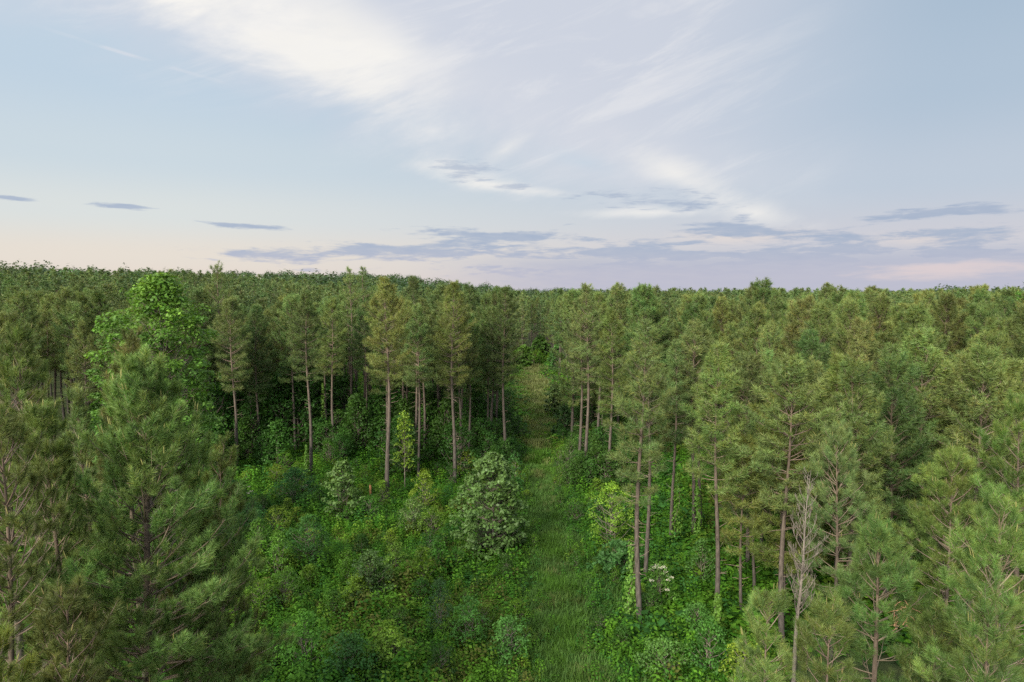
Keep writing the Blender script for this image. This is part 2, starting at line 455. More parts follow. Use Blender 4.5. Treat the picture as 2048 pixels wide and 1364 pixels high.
P(1300, 50, 690, 1.7, .52, 'pine standing close behind the big lone pine', 'stand', tint=(1.1, 1.08, .9), by_base=1180, stubs=26)
P(1224, 74, 622, 2.2, .42, 'pine beside the track with its crown hanging low on its trunk', 'stand', tint=(1.1, 1.08, .85), by_base=982)
P(1163, 80, 600, 2.3, .5, 'first of two neighbouring straight trunks at the edge of the track', 'stand', by_base=952)
P(1176, 77, 574, 2.4, .52, 'second, taller of two neighbouring straight trunks at the edge of the track', 'stand', by_base=974)
P(1200, 90, 588, 2.3, .5, 'pine crown behind the two neighbouring straight trunks', 'stand', tint=(1.05, 1.05, .85))
# front edge of the stand across the clearing
P(1008, 84, 582, 2.7, .50, 'straight pine at the near edge of the stand beside the track', 'stand', tint=(.95, .95, .85), by_base=937)
P(993, 96, 592, 2.4, .50, 'pine close behind the straight edge pine beside the track', 'stand', tint=(.9, .92, .85), by_base=893)
P(905, 77, 571, 2.8, .50, 'pine with snags on its trunk behind the silvery leafy tree', 'stand', tint=(1.0, 1.0, .8), by_base=972, stubs=30)
P(922, 92, 592, 2.3, .51, 'pine half hidden behind the snag covered pine', 'stand', tint=(.9, .95, .9), by_base=906)
P(772, 70, 562, 2.8, .55, 'tall pale crowned pine with a thick trunk between silvery shrubs', 'stand', tint=(1.25, 1.1, .9), by_base=1012, rad=.25, stubs=20)
P(613, 80, 590, 2.4, .53, 'slender pine with a clean straight trunk at the clearing edge', 'stand', tint=(1.05, 1.02, .9), by_base=955)
P(662, 89, 600, 2.2, .50, 'pine with a clear trunk close beside the vine covered stem', 'stand', tint=(1.0, 1.0, .85), by_base=918)
P(648, 93, 620, 1.8, .55, 'slim pine wrapped in a green vine at the clearing edge', 'stand', tint=(.95, .98, .85), by_base=905)
P(700, 98, 541, 2.4, .54, 'one of two tallest pines whose tops stand against the sky, nearer one', 'stand', per=5, tw=2.4, gap=.85, tint=(.95, .95, .85), by_base=885)
P(727, 106, 537, 2.4, .54, 'the farther of the two tallest pines whose tops stand against the sky', 'stand', per=5, tw=2.4, gap=.85, tint=(.95, .95, .85), by_base=862)
P(437, 92, 531, 3.0, .45, 'tall dark pine beside the bright leafy tree, breaking the skyline', 'stand', per=5, tw=2.6, gap=.8, tint=(.85, .92, .85))
P(462, 84, 600, 2.6, .48, 'dark pine with snags low on its trunk beside the bright leafy tree', 'stand', tint=(.85, .9, .85), by_base=945)
P(828, 125, 556, 2.5, .6, 'pine with a pointed top rising above the stand', 'stand')
P(510, 88, 615, 2.6, .38, 'dark pine in the shaded edge between the leafy tree and the slender pine', 'stand', tint=(.85, .92, .85))
P(560, 96, 605, 2.6, .42, 'dark pine in the shaded edge close to the slender clean trunk', 'stand', tint=(.9, .95, .85))
P(845, 88, 600, 2.4, .50, 'pine of the clearing edge between the pale crowned and the snag covered pine', 'stand', tint=(.9, .96, .85))
# trunks at the far end of the track
for px, d, py, lb in ((1063, 222, 601, 'palest thin trunk at the far end of the track'), (1076, 231, 598, 'thin trunk second at the far end of the track'),
                  (1097, 215, 603, 'thin trunk third at the far end of the track'), (1106, 226, 600, 'thin trunk fourth at the far end of the track'),
                  (1122, 172, 596, 'thin trunk beside the track before its far end')):
    P(px, d, py, 2.4, .55, lb, 'stand', tint=(1, 1.05, .95))

# ------------------------------------------------------------------ dead pine
def dead_pine(seed, h):
    rd = random.Random(seed); rng = np.random.default_rng(seed)
    tk, br = MB(), MB()
    pts = [(0, 0, -.4)] + [(.05 * z + .06 * math.sin(z), .05 * math.cos(z * .8), z) for z in np.linspace(.5, h, 9)]
    wood = np.array([.150, .128, .104])
    tube(tk, pts, [.14, .12, .11, .10, .085, .07, .055, .04, .024, .008], 8, wood, rng, .15)
    def limb(p, az, el, L, r, lev):
        q = [p]
        for i in range(5):
            el += rd.uniform(.04, .16); az += rd.uniform(-.2, .2)
            p = p + np.array([math.cos(az) * math.cos(el), math.sin(az) * math.cos(el), math.sin(el)]) * L / 5; q.append(p)
        tube(br, q, np.linspace(r, .006, 6), 4, wood * rd.uniform(.8, 1.25))
        if lev:
            for _ in range(int(2 + 2.6 * L)):
                i = rd.randint(1, 4)
                limb(q[i], az + rd.choice((-1, 1)) * rd.uniform(.4, 1), el + rd.uniform(-.5, .1), L * rd.uniform(.25, .5), r * .5, lev - 1)
    z = h * .42
    while z < h * .98:
        t = (h - z) / (h * .58)
        limb(np.array([.05 * z, 0, z]), rd.random() * 6.283, rd.uniform(.45, .9), .4 + 1.9 * min(t, .55) * rd.uniform(.6, 1.1), .013 + .014 * t, 2)
        z += rd.uniform(.09, .19)
    return tk, br
dx, dz = top_at(1598, 948, 33)
e = empty('dead_pine', (dx - .1, 33, float(terrain(dx, 33))))
tag(e, 'bare dead grey pine with upswept leafless twigs among green pines', 'dead tree')
b_ = dead_pine(5, dz)
child('trunk', b_[0].mesh('trunk', M_DEAD, True), e); child('branches', b_[1].mesh('branches', M_DEAD), e)
occupied.append((dx, 33, 2.4))

# ------------------------------------------------------------------ the bright broadleaf tree and others
def BL(px, d, py, R, label, name='broadleaf_tree', cat='leafy tree', mat=M_LEAF, group=None, by_base=None, **k):
    if by_base: d = ground_at(px, by_base)[1]
    x, z = top_at(px, py, d); g = float(terrain(x, d)); h = z - g
    k.setdefault('seed', int(px * 3 + d * 17))
    k.setdefault('trunk', .02 * h)
    return place_plant(broadleaf(h=h, R=R, **k), (x, d, g), name, label, cat, group, mat), (x, d, h)

_, q = BL(318, 55, 560, 5.1, 'tall bright green broadleaf tree towering behind the broad pine', z0=.14, n=420, lv=60, ls=.30, cs=.9, shape=[(0, .8), (.2, 1), (.5, 1.1), (.7, 1.08), (.8, .98), (.86, .82), (.895, .45), (.95, .38), (.98, .25), (1, .1)],
          col=(.074, .172, .036), var=.22, trunk=.26, fresh=1.1)
occupied.append((q[0], q[1], 5.5))
_, q = BL(2052, 118, 590, 6, 'rounded bright broadleaf tree at the picture edge beyond the pines', z0=.3, n=150, lv=40, ls=.5, cs=1.3, shape='round', col=(.06, .15, .03))
occupied.append((q[0], q[1], 7))
SIL = (.082, .158, .048)
BL(985, 56, 908, 3.3, 'large silvery green leafy tree alone in the clearing beside the track', 'sycamore_tree', mat=M_SILVER, by_base=1112, z0=.04, n=230, lv=40, ls=.31, cs=.6,
   shape='egg', col=SIL, var=.14, trunk=.12, fresh=.25)
SH = 'leafy shrubs in the clearing'
def S(px, py, base, w, label, name='shrub', cat='shrub', mat=M_LEAF, **k):
    x, y = ground_at(px, base); R = w / 2 / F * math.hypot(y, H) * 1.0
    kw = dict(n=int(18 + 16 * R * R), lv=40, ls=.15, cs=.48, z0=.08, shape='egg', stems=3, trunk=.035)
    kw.update(k)
    return BL(px, 0, py, R, label, name, cat, mat, by_base=base, **kw)
S(685, 925, 1040, 84, 'silvery green young tree near the vine covered pine stem', 'sycamore_sapling', 'young tree', M_SILVER, col=SIL, var=.12, n=75, ls=.28)
S(850, 943, 1025, 66, 'yellow green shrub beside the tall pale crowned pine', col=(.13, .23, .03))
S(825, 1000, 1068, 60, 'small grey green shrub in front of the tall pale crowned pine', mat=M_SILVER, col=(.085, .15, .045))
S(965, 858, 925, 78, 'bright green shrub behind the silvery tree beside the straight edge pine', col=(.09, .20, .03))
S(935, 900, 960, 46, 'yellow shrub behind the silvery tree', col=(.13, .22, .03))
S(1225, 968, 1105, 95, 'big bright green shrub behind the big lone pine', col=(.12, .24, .03), n=80)
S(1240, 1088, 1165, 105, 'dark feathery shrub at the edge of the track before the bright shrub', col=(.045, .115, .035), shape='flat', ls=.26)
S(880, 1160, 1275, 46, 'narrow dark conical evergreen shrub in the clearing', col=(.03, .075, .03), ls=.1, lv=50, shape='egg', n=46)
S(938, 1198, 1300, 66, 'mid green shrub beside the narrow dark evergreen', col=(.065, .17, .035), n=40)
S(738, 1108, 1205, 104, 'wide grey green shrub in the middle of the clearing', mat=M_SILVER, col=(.06, .125, .035))
S(790, 1092, 1150, 52, 'small bright shrub above the wide grey green shrub', col=(.11, .22, .035))
S(556, 1070, 1168, 58, 'bright shrub beside the short bushy pine', col=(.085, .20, .03))
S(615, 1035, 1140, 104, 'dense dark green shrub behind the bright shrub', col=(.045, .125, .03))
S(785, 1268, 1350, 84, 'yellow leaved shrub low in the clearing', col=(.13, .23, .035), shape='flat')
S(700, 1275, 1375, 120, 'dark leafy shrub at the bottom of the clearing', col=(.035, .11, .03), shape='flat')
S(610, 1230, 1350, 90, 'tall stemmed weed like shrub near the broad pine limb', col=(.08, .20, .03))
S(1015, 1240, 1330, 80, 'rounded green shrub touching the track near the bottom', col=(.065, .165, .04), shape='flat')
S(1405, 1080, 1175, 62, 'blue green shrub in front of the slim trunks', col=(.05, .14, .035))
S(1330, 1285, 1370, 90, 'low green shrub at the foot of the big lone pine', col=(.06, .15, .04), shape='flat')
S(1420, 1245, 1360, 84, 'teal green shrub beside the slim pine with the low trunk', col=(.05, .145, .03))
S(1490, 1290, 1390, 84, 'yellow green shrub low in front of the dead grey pine', col=(.13, .22, .03), shape='flat')
S(1395, 1210, 1285, 70, 'leafy shrub between the big lone pine and the slim low trunk', col=(.06, .16, .04))
S(1110, 770, 830, 44, 'pale shrub where the track narrows', col=(.10, .17, .07), ls=.34)
S(1140, 880, 985, 52, 'brambly green shrub at the edge of the track before the two trunks', col=(.07, .145, .035))
S(1128, 815, 880, 50, 'dark shrub at the edge of the track far up', col=(.04, .10, .035), ls=.3)
S(1080, 672, 722, 44, 'light green thicket shrub closing the far end of the track', col=(.09, .20, .05), ls=.5)
S(1048, 690, 735, 40, 'bright shrub at the far end of the track', col=(.08, .19, .04), ls=.5)
S(1112, 690, 745, 34, 'dark shrub by the far thin trunks', col=(.05, .13, .04), ls=.5)
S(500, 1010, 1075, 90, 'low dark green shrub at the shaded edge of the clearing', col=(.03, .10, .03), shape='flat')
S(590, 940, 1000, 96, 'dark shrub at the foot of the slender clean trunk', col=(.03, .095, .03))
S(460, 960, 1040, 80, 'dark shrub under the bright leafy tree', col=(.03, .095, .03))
BL(808, 78, 828, 1.15, 'thin yellow green sapling with a bare stem at the clearing edge', 'sapling', 'young tree', by_base=985, z0=.32, n=44, lv=22, ls=.26, cs=.5, col=(.12, .22, .03), trunk=.06)
BL(1030, 75, 905, 1.0, 'leafy sapling between the silvery tree and the track', 'sapling', 'young tree', by_base=985, z0=.1, n=24, lv=20, ls=.24, cs=.5, col=(.045, .12, .035), trunk=.04)

def flowering(px, py, base, w, label, nfl, seed):
    e, (x, y, h) = S(px, py, base, w, label, 'elder_shrub', 'flowering shrub', col=(.075, .18, .035))
    rng = np.random.default_rng(seed); R = w / 2 / F * math.hypot(y, H)
    fl = MB()
    for k in range(nfl):
        a = rng.random() * 6.283; f = rng.random() ** .5
        c = np.array([math.cos(a) * R * f, math.sin(a) * R * f - .2, h * (1.02 - .38 * f * f - .12 * rng.random())])
        n = 22; p = c + np.c_[(rng.random((n, 2)) - .5) * .30, (rng.random(n) - .5) * .08]
        leaves(fl, p, np.tile([0, -.3, 1.], (n, 1)) + .4 * rng.normal(size=(n, 3)), np.full(n, .085), rng, np.tile([.55, .53, .40], (n, 1)), .9)
    child('blossoms', fl.mesh('blossoms', M_HERB), e)
flowering(1318, 1128, 1222, 60, 'flowering shrub with flat white blossom heads beside the big lone pine', 15, 3)
flowering(484, 962, 1035, 44, 'shrub with a few white blossoms beside the small pine at the clearing', 4, 4)

# snapped orange stub
sx, sy = ground_at(741, 1000)
sb = MB(); rg = np.random.default_rng(8)
tube(sb, [(0, 0, -.3), (.01, 0, .6), (.02, 0, 1.4), (.02, .01, 2.05), (.03, .01, 2.2), (.06, .02, 2.5)], [.2, .18, .16, .16, .12, .02], 9, np.array([.27, .13, .06]), rg, .25)
tube(sb, [(-.08, .05, 1.9), (-.1, .05, 2.3), (-.11, .05, 2.62)], [.08, .06, .005], 5, np.array([.33, .17, .08]), rg, .2)
top_s = top('snapped_stump', sb.mesh('snapped_stump', M_DEAD), (sx, sy, 0))
top_s.scale = (.8, .8, .66)
tag(top_s, 'snapped orange brown stump standing in the dark shrubs of the clearing', 'stump')

def vine(px, base, z0, z1, r, label, off=(0, -.15), seed=1, col=(.10, .21, .03), n=420):
    x, y = ground_at(px, base); rng = np.random.default_rng(seed)
    v = MB(); st = MB()
    z = z0 + (z1 - z0) * rng.random(n) ** 1.15; a = rng.random(n) * 6.283
    rr = r * (.35 + .65 * rng.random(n)) * (1.15 - .8 * (z - z0) / (z1 - z0))
    p = np.c_[np.cos(a) * rr, np.sin(a) * rr, z]
    leaves(v, p, np.c_[np.cos(a), np.sin(a), np.full(n, .5)] + .4 * rng.normal(size=(n, 3)), np.full(n, .24), rng, np.tile(col, (n, 1)) * (.7 + .6 * rng.random((n, 1))))
    t = np.linspace(0, 1, 14)
    tube(st, np.c_[np.cos(t * 9) * .2, np.sin(t * 9) * .2, z0 * 0 + t * z1], np.linspace(.03, .008, 14), 4, np.array([.14, .11, .08]))
    e = empty('climbing_vine', (x + off[0], y + off[1], 0)); tag(e, label, 'vine')
    child('stem', st.mesh('stem', M_BARK), e); child('foliage', v.mesh('foliage', M_LEAF), e)
vine(649, 905, .5, 9.5, .5, 'yellow green vine climbing the slim pine at the clearing edge', seed=2, n=520)
vine(1272, 1262, .3, 6.0, .62, 'bright vine hanging beside the trunk of the big lone pine', (-.35, .1), 3)
vine(1391, 1088, .3, 5.2, .7, 'leafy vine wrapping the foot of the reddish trunked pine', (0, -.25), 4)
vine(1352, 1094, .3, 6.5, .6, 'green vine on the slim trunk next to the big lone pine', (0, -.2), 5)
vine(1428, 1300, .3, 3.8, .6, 'vine mounded on the foot of the slim pine with the low trunk', (0, -.5), 6)
vine(615, 957, .3, 4.0, .45, 'vine on the foot of the slender clean trunk', (0, -.2), 7)

# ------------------------------------------------------------------ the stand: the same pine kinds again
def track_x(y): return 2.3 + .0185 * y + .35 * np.sin(np.asarray(y) / 17.)
rng = np.random.default_rng(42)
def open_glade(x, y, m=0):
    dx = x - float(track_x(y))
    return 103 < y < 198 and -15 + m < dx < 7 - m * .5
def allowed(x, y):
    if open_glade(x, y): return False
    if abs(x) > .80 * y + 7: return False
    if y < 196 and abs(x - float(track_x(y))) < (4.2 if x > track_x(y) else 5.0) + 1.6 * float(ss(90, 110, y)): return False
    if x < track_x(y):
        edge = 84 + 9 * math.sin(x * .21) if x > -34 else 80
        if y < edge: return False
    else:
        if y < 40: return False
        if x < 8.3 + max(0, 52 - y) * .35 or (y < 90 and x < .36 * y): return False
    for a, b, c in occupied:
        if (a - x) ** 2 + (b - y) ** 2 < c * c: return False
    return True
cell = {}
pts = []
def free(x, y, r):
    i, j = int(x // 4), int(y // 4)
    for a in range(i - 1, i + 2):
        for b in range(j - 1, j + 2):
            for (u, w) in cell.get((a, b), ()):
                if (u - x) ** 2 + (w - y) ** 2 < r * r: return False
    return True
for k in range(60000):
    y = 22 + 360 * random.Random(k).random() ** .75
    x = (rng.random() * 2 - 1) * (.8 * y + 7)
    r = 3.9 + 1.5 * float(ss(95, 130, y))
    if allowed(x, y) and free(x, y, r):
        cell.setdefault((int(x // 4), int(y // 4)), []).append((x, y)); pts.append((x, y))
pts.sort(key=lambda p: p[1])
variants = []
for i in range(20):                                           # 0-11 closed stand, 12-19 fuller crowned ones
    full = i >= 12
    rr_ = random.Random(i + 900)
    tk, cr = pine(300 + i, 20, rr_.uniform(2.7, 3.3) if full else rr_.uniform(2.4, 3.0), rr_.uniform(.2, .3) if full else rr_.uniform(.42, .55), 'round' if full or i % 3 == 0 else 'stand', nn=24, nw=.036, tr=.46, fresh=.6, stubs=18, tw=3.5, per=6, inner=.24, lean=rr_.uniform(-.012, .012),
                  tint=(rr_.uniform(.92, 1.1), rr_.uniform(.96, 1.06), rr_.uniform(.85, 1)))
    variants.append((tk.mesh('trunk', M_BARK, True), cr.mesh('crown', M_NEEDLE)))
MAX = 300 - len([o for o in COL.objects if o.name.startswith('pine_tree')])
def stand_height(x, y):
    h = 19.6 + float(np.clip(rng.normal() * 1.6, -3.2, 2.5)) - (3.4 * float(ss(75, 40, y)) if x > 0 else 0)
    return h
def stand_label(x, y):
    if x > float(track_x(y)):
        if y < 70: return 'green pine within the nearer rows of the sunlit stand beside the clearing', 'pines in the nearer rows of the sunlit stand'
        if y < 100: return 'pine within the middle rows of the sunlit stand, one of many alike', 'pines in the middle rows of the sunlit stand'
        return 'pine far back in the sunlit stand with only its crown showing', 'pines far back in the sunlit stand'
    if y < 100: return 'shaded pine in the front rows of the dark stand across the clearing', 'pines in the front rows of the dark stand'
    if y < 125: return 'shaded pine in the middle rows of the dark stand, one of many alike', 'pines in the middle rows of the dark stand'
    return 'pine far back in the dark stand with only its crown showing', 'pines far back in the dark stand'
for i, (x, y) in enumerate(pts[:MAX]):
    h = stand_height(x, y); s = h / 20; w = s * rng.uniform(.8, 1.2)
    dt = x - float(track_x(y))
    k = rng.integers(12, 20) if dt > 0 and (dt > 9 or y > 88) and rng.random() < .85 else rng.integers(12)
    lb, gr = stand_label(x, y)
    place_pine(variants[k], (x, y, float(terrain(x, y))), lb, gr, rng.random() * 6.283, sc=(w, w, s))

# the rest of the pines: one mass
def scatter(temps, items):
    """temps: list of (v,f,c); items: (template, x, y, z, rot, sxy, sz, colour factor)"""
    mb = MB()
    by = {}
    for it in items: by.setdefault(it[0], []).append(it)
    for k, L in by.items():
        v, f, c = temps[k]
        A = np.array([l[1:7] for l in L], float); cf = np.array([l[7] for l in L], float)
        ca, sa = np.cos(A[:, 3])[:, None], np.sin(A[:, 3])[:, None]
        X = (v[None, :, 0] * ca - v[None, :, 1] * sa) * A[:, 4:5] + A[:, 0:1]
        Y = (v[None, :, 0] * sa + v[None, :, 1] * ca) * A[:, 4:5] + A[:, 1:2]
        Z = v[None, :, 2] * A[:, 5:6] + A[:, 2:3]
        V = np.stack([X, Y, Z], 2).reshape(-1, 3)
        Fa = (f[None] + (np.arange(len(L)) * len(v))[:, None, None]).reshape(-1, 3)
        Cc = (c[None] * cf[:, None, :]).reshape(-1, 3)
        mb.add(V, Fa, Cc)
    return mb
def low_pine(seed, nn, nw, tr, gap, tw, per):
    rr_ = random.Random(seed)
    tk, cr = pine(seed, 20, rr_.uniform(2.4, 3.0), rr_.uniform(.3, .42), 'stand', gap=gap, per=per, tw=tw, nn=nn, nw=nw, tr=tr, sides=4, bt=False, fresh=.5, stubs=0)
    a, b = tk.arrays(), cr.arrays()
    return a, b
lo = [low_pine(700 + i, 9, .11, .55, .8, 2.0, 5) for i in range(6)]
lo2 = [low_pine(720 + i, 6, .19, .75, 1.3, 1.0, 5) for i in range(5)]
cit, tit, cit2, tit2 = [], [], [], []
for (x, y) in pts[MAX:]:
    h = stand_height(x, y); s = h / 20; w = s * rng.uniform(.95, 1.35); rz = rng.random() * 6.283; z = float(terrain(x, y))
    cf = rng.uniform(.74, 1.25) * np.array([rng.uniform(.88, 1.12), 1, rng.uniform(.9, 1.1)])
    near = y < 210
    k = rng.integers(6 if near else 5)
    (cit if near else cit2).append((k, x, y, z, rz, w, s, cf)); (tit if near else tit2).append((k, x, y, z, rz, w, s, np.ones(3)))
m1 = MB()
for a in (scatter([l[1] for l in lo], cit), scatter([l[1] for l in lo2], cit2)):
    m1.add(*a.arrays())
o = top('pine_forest', m1.mesh('pine_forest', M_NEEDLE)); tag(o, 'mass of pine crowns running back to the skyline', 'forest', kind='stuff')
m2 = MB()
for a in (scatter([l[0] for l in lo], tit), scatter([l[0] for l in lo2], tit2)):
    m2.add(*a.arrays())
child('trunks', m2.mesh('trunks', M_BARK), o)['kind'] = 'stuff'
print('pines', len(pts), 'individual', MAX, 'mass tris', sum(len(f) for f in m1.f))

# ------------------------------------------------------------------ far hardwood forest
def blob_tree(seed, h, R, n, ls):    # rounded hardwood crown
    rg = np.random.default_rng(seed)
    d = norm(rg.normal(size=(n, 3)) + np.array([0, 0, .45])); lob = 1 + .28 * np.sin(d[:, :1] * 5 + seed) * np.cos(d[:, 1:2] * 4 + seed * 2)
    p = d * lob * np.array([R, R, h * .36]) * (.84 + .18 * rg.random((n, 1))) + np.array([0, 0, h * .64])
    mb = MB(); col = np.tile([.058, .098, .036], (n, 1)) * (.7 + .6 * rg.random((n, 1)))
    leaves(mb, p, d + np.array([0, 0, .5]) + .5 * rg.normal(size=(n, 3)), np.full(n, ls), rg, col, .8)
    tube(mb, [(0, 0, -1), (0, 0, h * .7)], [.3, .15], 4, np.array([.12, .1, .08]))
    return mb.arrays()
bt_ = [blob_tree(50 + i, 20, 5.6, 170, 1.25) for i in range(6)] + [blob_tree(80 + i, 20, 5.2, 420, .75) for i in range(4)]
items = []
rg = np.random.default_rng(77)
def hard(x, y, h=None, near=False):
    h = h or rg.uniform(15, 24); s = h / 20
    cf = rg.uniform(.75, 1.25) * np.array([rg.uniform(.85, 1.25), 1, rg.uniform(.8, 1.2)])
    items.append((6 + rg.integers(4) if near else rg.integers(6), x, y, float(terrain(x, y)) - .5, rg.random() * 6.283, s * rg.uniform(.85, 1.3), s, cf))
for k in range(2600):
    y = 385 + 900 * rg.random() ** 1.3; x = (rg.random() * 2 - 1) * .85 * y
    hard(x, y, rg.uniform(14, 17) + (11 if x < 0 else 6) * float(ss(.3, .75, vnoise(x / 38, y / 70))))
for k in range(46): hard(rg.uniform(150, 192), rg.uniform(215, 262), rg.uniform(20, 23.5), True)
for k in range(60): hard(-rg.uniform(120, 250), rg.uniform(235, 330), rg.uniform(17, 23), True)
for k in range(20): hard(-rg.uniform(185, 235), rg.uniform(255, 300), rg.uniform(21, 26), True)
o = top('hardwood_forest', scatter(bt_, items).mesh('hardwood_forest', M_LEAF))
tag(o, 'distant hardwood forest along the skyline', 'forest', kind='stuff')

# ------------------------------------------------------------------ understory shrubs in the stands
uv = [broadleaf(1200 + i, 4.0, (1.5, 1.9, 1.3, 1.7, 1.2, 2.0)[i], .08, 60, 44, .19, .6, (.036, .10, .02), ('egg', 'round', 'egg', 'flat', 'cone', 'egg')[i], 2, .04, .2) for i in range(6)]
uv = [(a.mesh('stem', M_BARK, True), b.mesh('foliage', M_LEAF)) for a, b in uv]
n_u = 0
for k in range(2500):
    if n_u >= 280: break
    y = 72 + 62 * rg.random() ** 1.3; x = rg.uniform(-.62 * y, .22 * y) if k % 3 else float(track_x(y)) + rg.uniform(-9, 11)
    dx_ = x - float(track_x(y))
    if abs(dx_) < 3.0 or (open_glade(x, y, 2) and rg.random() < .9): continue
    if dx_ > 0 and (dx_ > 11 or y < 62): continue
    if dx_ < 0 and y < 80 + 5 * math.sin(x * .2): continue
    s = rg.uniform(.5, 1.25) if dx_ > 0 else rg.uniform(.8, 1.7) if y < 88 else rg.uniform(.9, 2.3); n_u += 1
    if abs(dx_) < 7 and y > 75: s = min(s, .35 + abs(dx_) * .1)
    if dx_ > 0: lb, gr = 'green shrub crowding the bare trunk side of the track', 'shrubs on the bare trunk side of the track'
    elif y < 100: lb, gr = 'shaded leafy shrub under the front trunks of the dark stand', 'shrubs under the front trunks of the dark stand'
    else: lb, gr = 'shaded leafy shrub deep among the trunks of the dark stand', 'shrubs deep among the trunks'
    k_ = rg.integers(6)
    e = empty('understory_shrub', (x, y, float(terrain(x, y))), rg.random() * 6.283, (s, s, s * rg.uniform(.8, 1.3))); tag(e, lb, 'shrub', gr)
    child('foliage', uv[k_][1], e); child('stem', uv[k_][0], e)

# ------------------------------------------------------------------ shrubs of the clearing, several of each look
KINDS = [('dark green', (.026, .078, .013)), ('fresh green', (.068, .158, .017)), ('yellow green', (.092, .172, .02)), ('mid green', (.044, .12, .017))]
cv = []
for i, (nm, c) in enumerate(KINDS):
    for j in range(3):
        a, b = broadleaf(1500 + i * 10 + j, 2.2, (1.15, .95, 1.35)[j], .03, (46, 40, 54)[j], 34, (.13, .15, .12)[j], .42, c, ('egg', 'cone', 'flat')[j], 4, .02, .28)
        cv.append((a.mesh('stem', M_BARK, True), b.mesh('foliage', M_LEAF)))
taken = []
for k in range(4000):
    if len(taken) >= 150: break
    y = 36 + 50 * rg.random(); side = rg.random() < .3
    x = float(track_x(y)) + rg.uniform(1.2, 7.5) if side else rg.uniform(-.46 * y - 1, float(track_x(y)) - 1.2)
    if any((a - x) ** 2 + (b - y) ** 2 < 2.2 for a, b in taken): continue
    taken.append((x, y)); i = int(4 * float(ss(.2, .8, fbm(x / 6 + 20, y / 6))) * .999) if rg.random() < .6 else int(rg.integers(4))
    nm = KINDS[i][0]; s = rg.uniform(.45, 1.25)
    if abs(x - float(track_x(y))) < 2.2: s = min(s, .65)
    wh = 'between the track and the bare trunks' if side else 'among the weeds of the clearing'
    e = empty('clearing_shrub', (x, y, float(terrain(x, y))), rg.random() * 6.283, (s, s, s * rg.uniform(.8, 1.25)))
    tag(e, nm + ' leafy shrub ' + wh, 'shrub', nm + ' shrubs ' + wh)
    m_ = cv[i * 3 + int(rg.integers(3))]
    child('foliage', m_[1], e); child('stem', m_[0], e)
for k in range(26):                                           # pale thicket closing the far end of the track
    y = rg.uniform(196, 236); x = float(track_x(196)) + rg.uniform(-6, 9); s = rg.uniform(.9, 1.9)
    e = empty('thicket_shrub', (x, y, float(terrain(x, y))), rg.random() * 6.283, (s, s, s)); tag(e, 'light green shrub of the thicket closing the far end of the track', 'shrub', 'shrubs of the far thicket')
    m_ = cv[3 + int(rg.integers(6))]
    child('foliage', m_[1], e); child('stem', m_[0], e)

# ------------------------------------------------------------------ ground, undergrowth and grass
def ground_sheet():
    ys = np.concatenate([np.linspace(-60, 20, 9)[:-1], np.linspace(20, 130, 111), np.linspace(135, 420, 58), np.linspace(450, 3800, 40)])
    xs = np.linspace(-1, 1, 121); xs = np.sign(xs) * np.abs(xs) ** 2.2
    X, Y = np.meshgrid(xs, ys); X = X * (160 + Y.clip(0) * 1.5)
    Z = terrain(X, Y)
    v = np.stack([X, Y, Z], 2).reshape(-1, 3); r, c = X.shape
    i = (np.arange(r - 1)[:, None] * c + np.arange(c - 1)[None]).ravel()
    f = np.concatenate([np.stack([i, i + 1, i + c + 1], 1), np.stack([i, i + c + 1, i + c], 1)])
    m = bpy.data.materials.new('forest_floor'); m.use_nodes = True
    nt = m.node_tree; p = nt.nodes['Principled BSDF']; p.inputs['Roughness'].default_value = .95; p.inputs['Specular IOR Level'].default_value = .1
    g = nt.nodes.new('ShaderNodeNewGeometry'); nz = nt.nodes.new('ShaderNodeTexNoise'); nz.inputs['Scale'].default_value = .6; nz.inputs['Detail'].default_value = 8
    rp = nt.nodes.new('ShaderNodeValToRGB'); rp.color_ramp.elements[0].color = (.028, .045, .016, 1); rp.color_ramp.elements[1].color = (.075, .085, .032, 1)
    rp.color_ramp.elements[0].position = .35; rp.color_ramp.elements[1].position = .7
    nt.links.new(g.outputs['Position'], nz.inputs['Vector']); nt.links.new(nz.outputs['Fac'], rp.inputs['Fac']); nt.links.new(rp.outputs['Color'], p.inputs['Base Color'])
    return top('ground', make_mesh('ground', v, f, np.full((len(v), 3), .05), m, True))
tag(ground_sheet(), kind='structure')

rg = np.random.default_rng(5)
def herb(seed, hgt=1.0, wh=8, per=6, ls=.155):
    rg = np.random.default_rng(seed); mb = MB(); P_, N_ = [], []
    for i in range(wh):
        z = hgt * (.15 + .85 * i / (wh - 1)); r = .24 * (1.15 - .7 * i / wh)
        for k in range(per):
            a = k * 6.283 / per + i * 1.1 + rg.uniform(-.3, .3)
            P_.append([math.cos(a) * r, math.sin(a) * r, z + rg.uniform(-.05, .05)]); N_.append([math.cos(a) * .5, math.sin(a) * .5, 1])
    n = len(P_); leaves(mb, np.array(P_), np.array(N_) + .25 * rg.normal(size=(n, 3)), np.full(n, ls), rg, np.ones((n, 3)) * (.8 + .4 * rg.random((n, 1))), .55)
    return mb.arrays()
def mound(seed, n=110, ls=.125, R=.6, hh=.6):
    rg = np.random.default_rng(seed); mb = MB()
    d = norm(rg.normal(size=(n, 3)) + np.array([0, 0, .4])); d[:, 2] = np.abs(d[:, 2])
    k = 1 + .35 * np.sin(d[:, :1] * 6 + seed) * np.sin(d[:, 1:2] * 7 + seed)
    p = d * np.array([R, R, hh]) * k * (.6 + .45 * rg.random((n, 1)))
    leaves(mb, p, d * .6 + np.array([0, 0, .9]) + .4 * rg.normal(size=(n, 3)), np.full(n, ls), rg, np.ones((n, 3)) * (.72 + .56 * rg.random((n, 1))), .62)
    return mb.arrays()
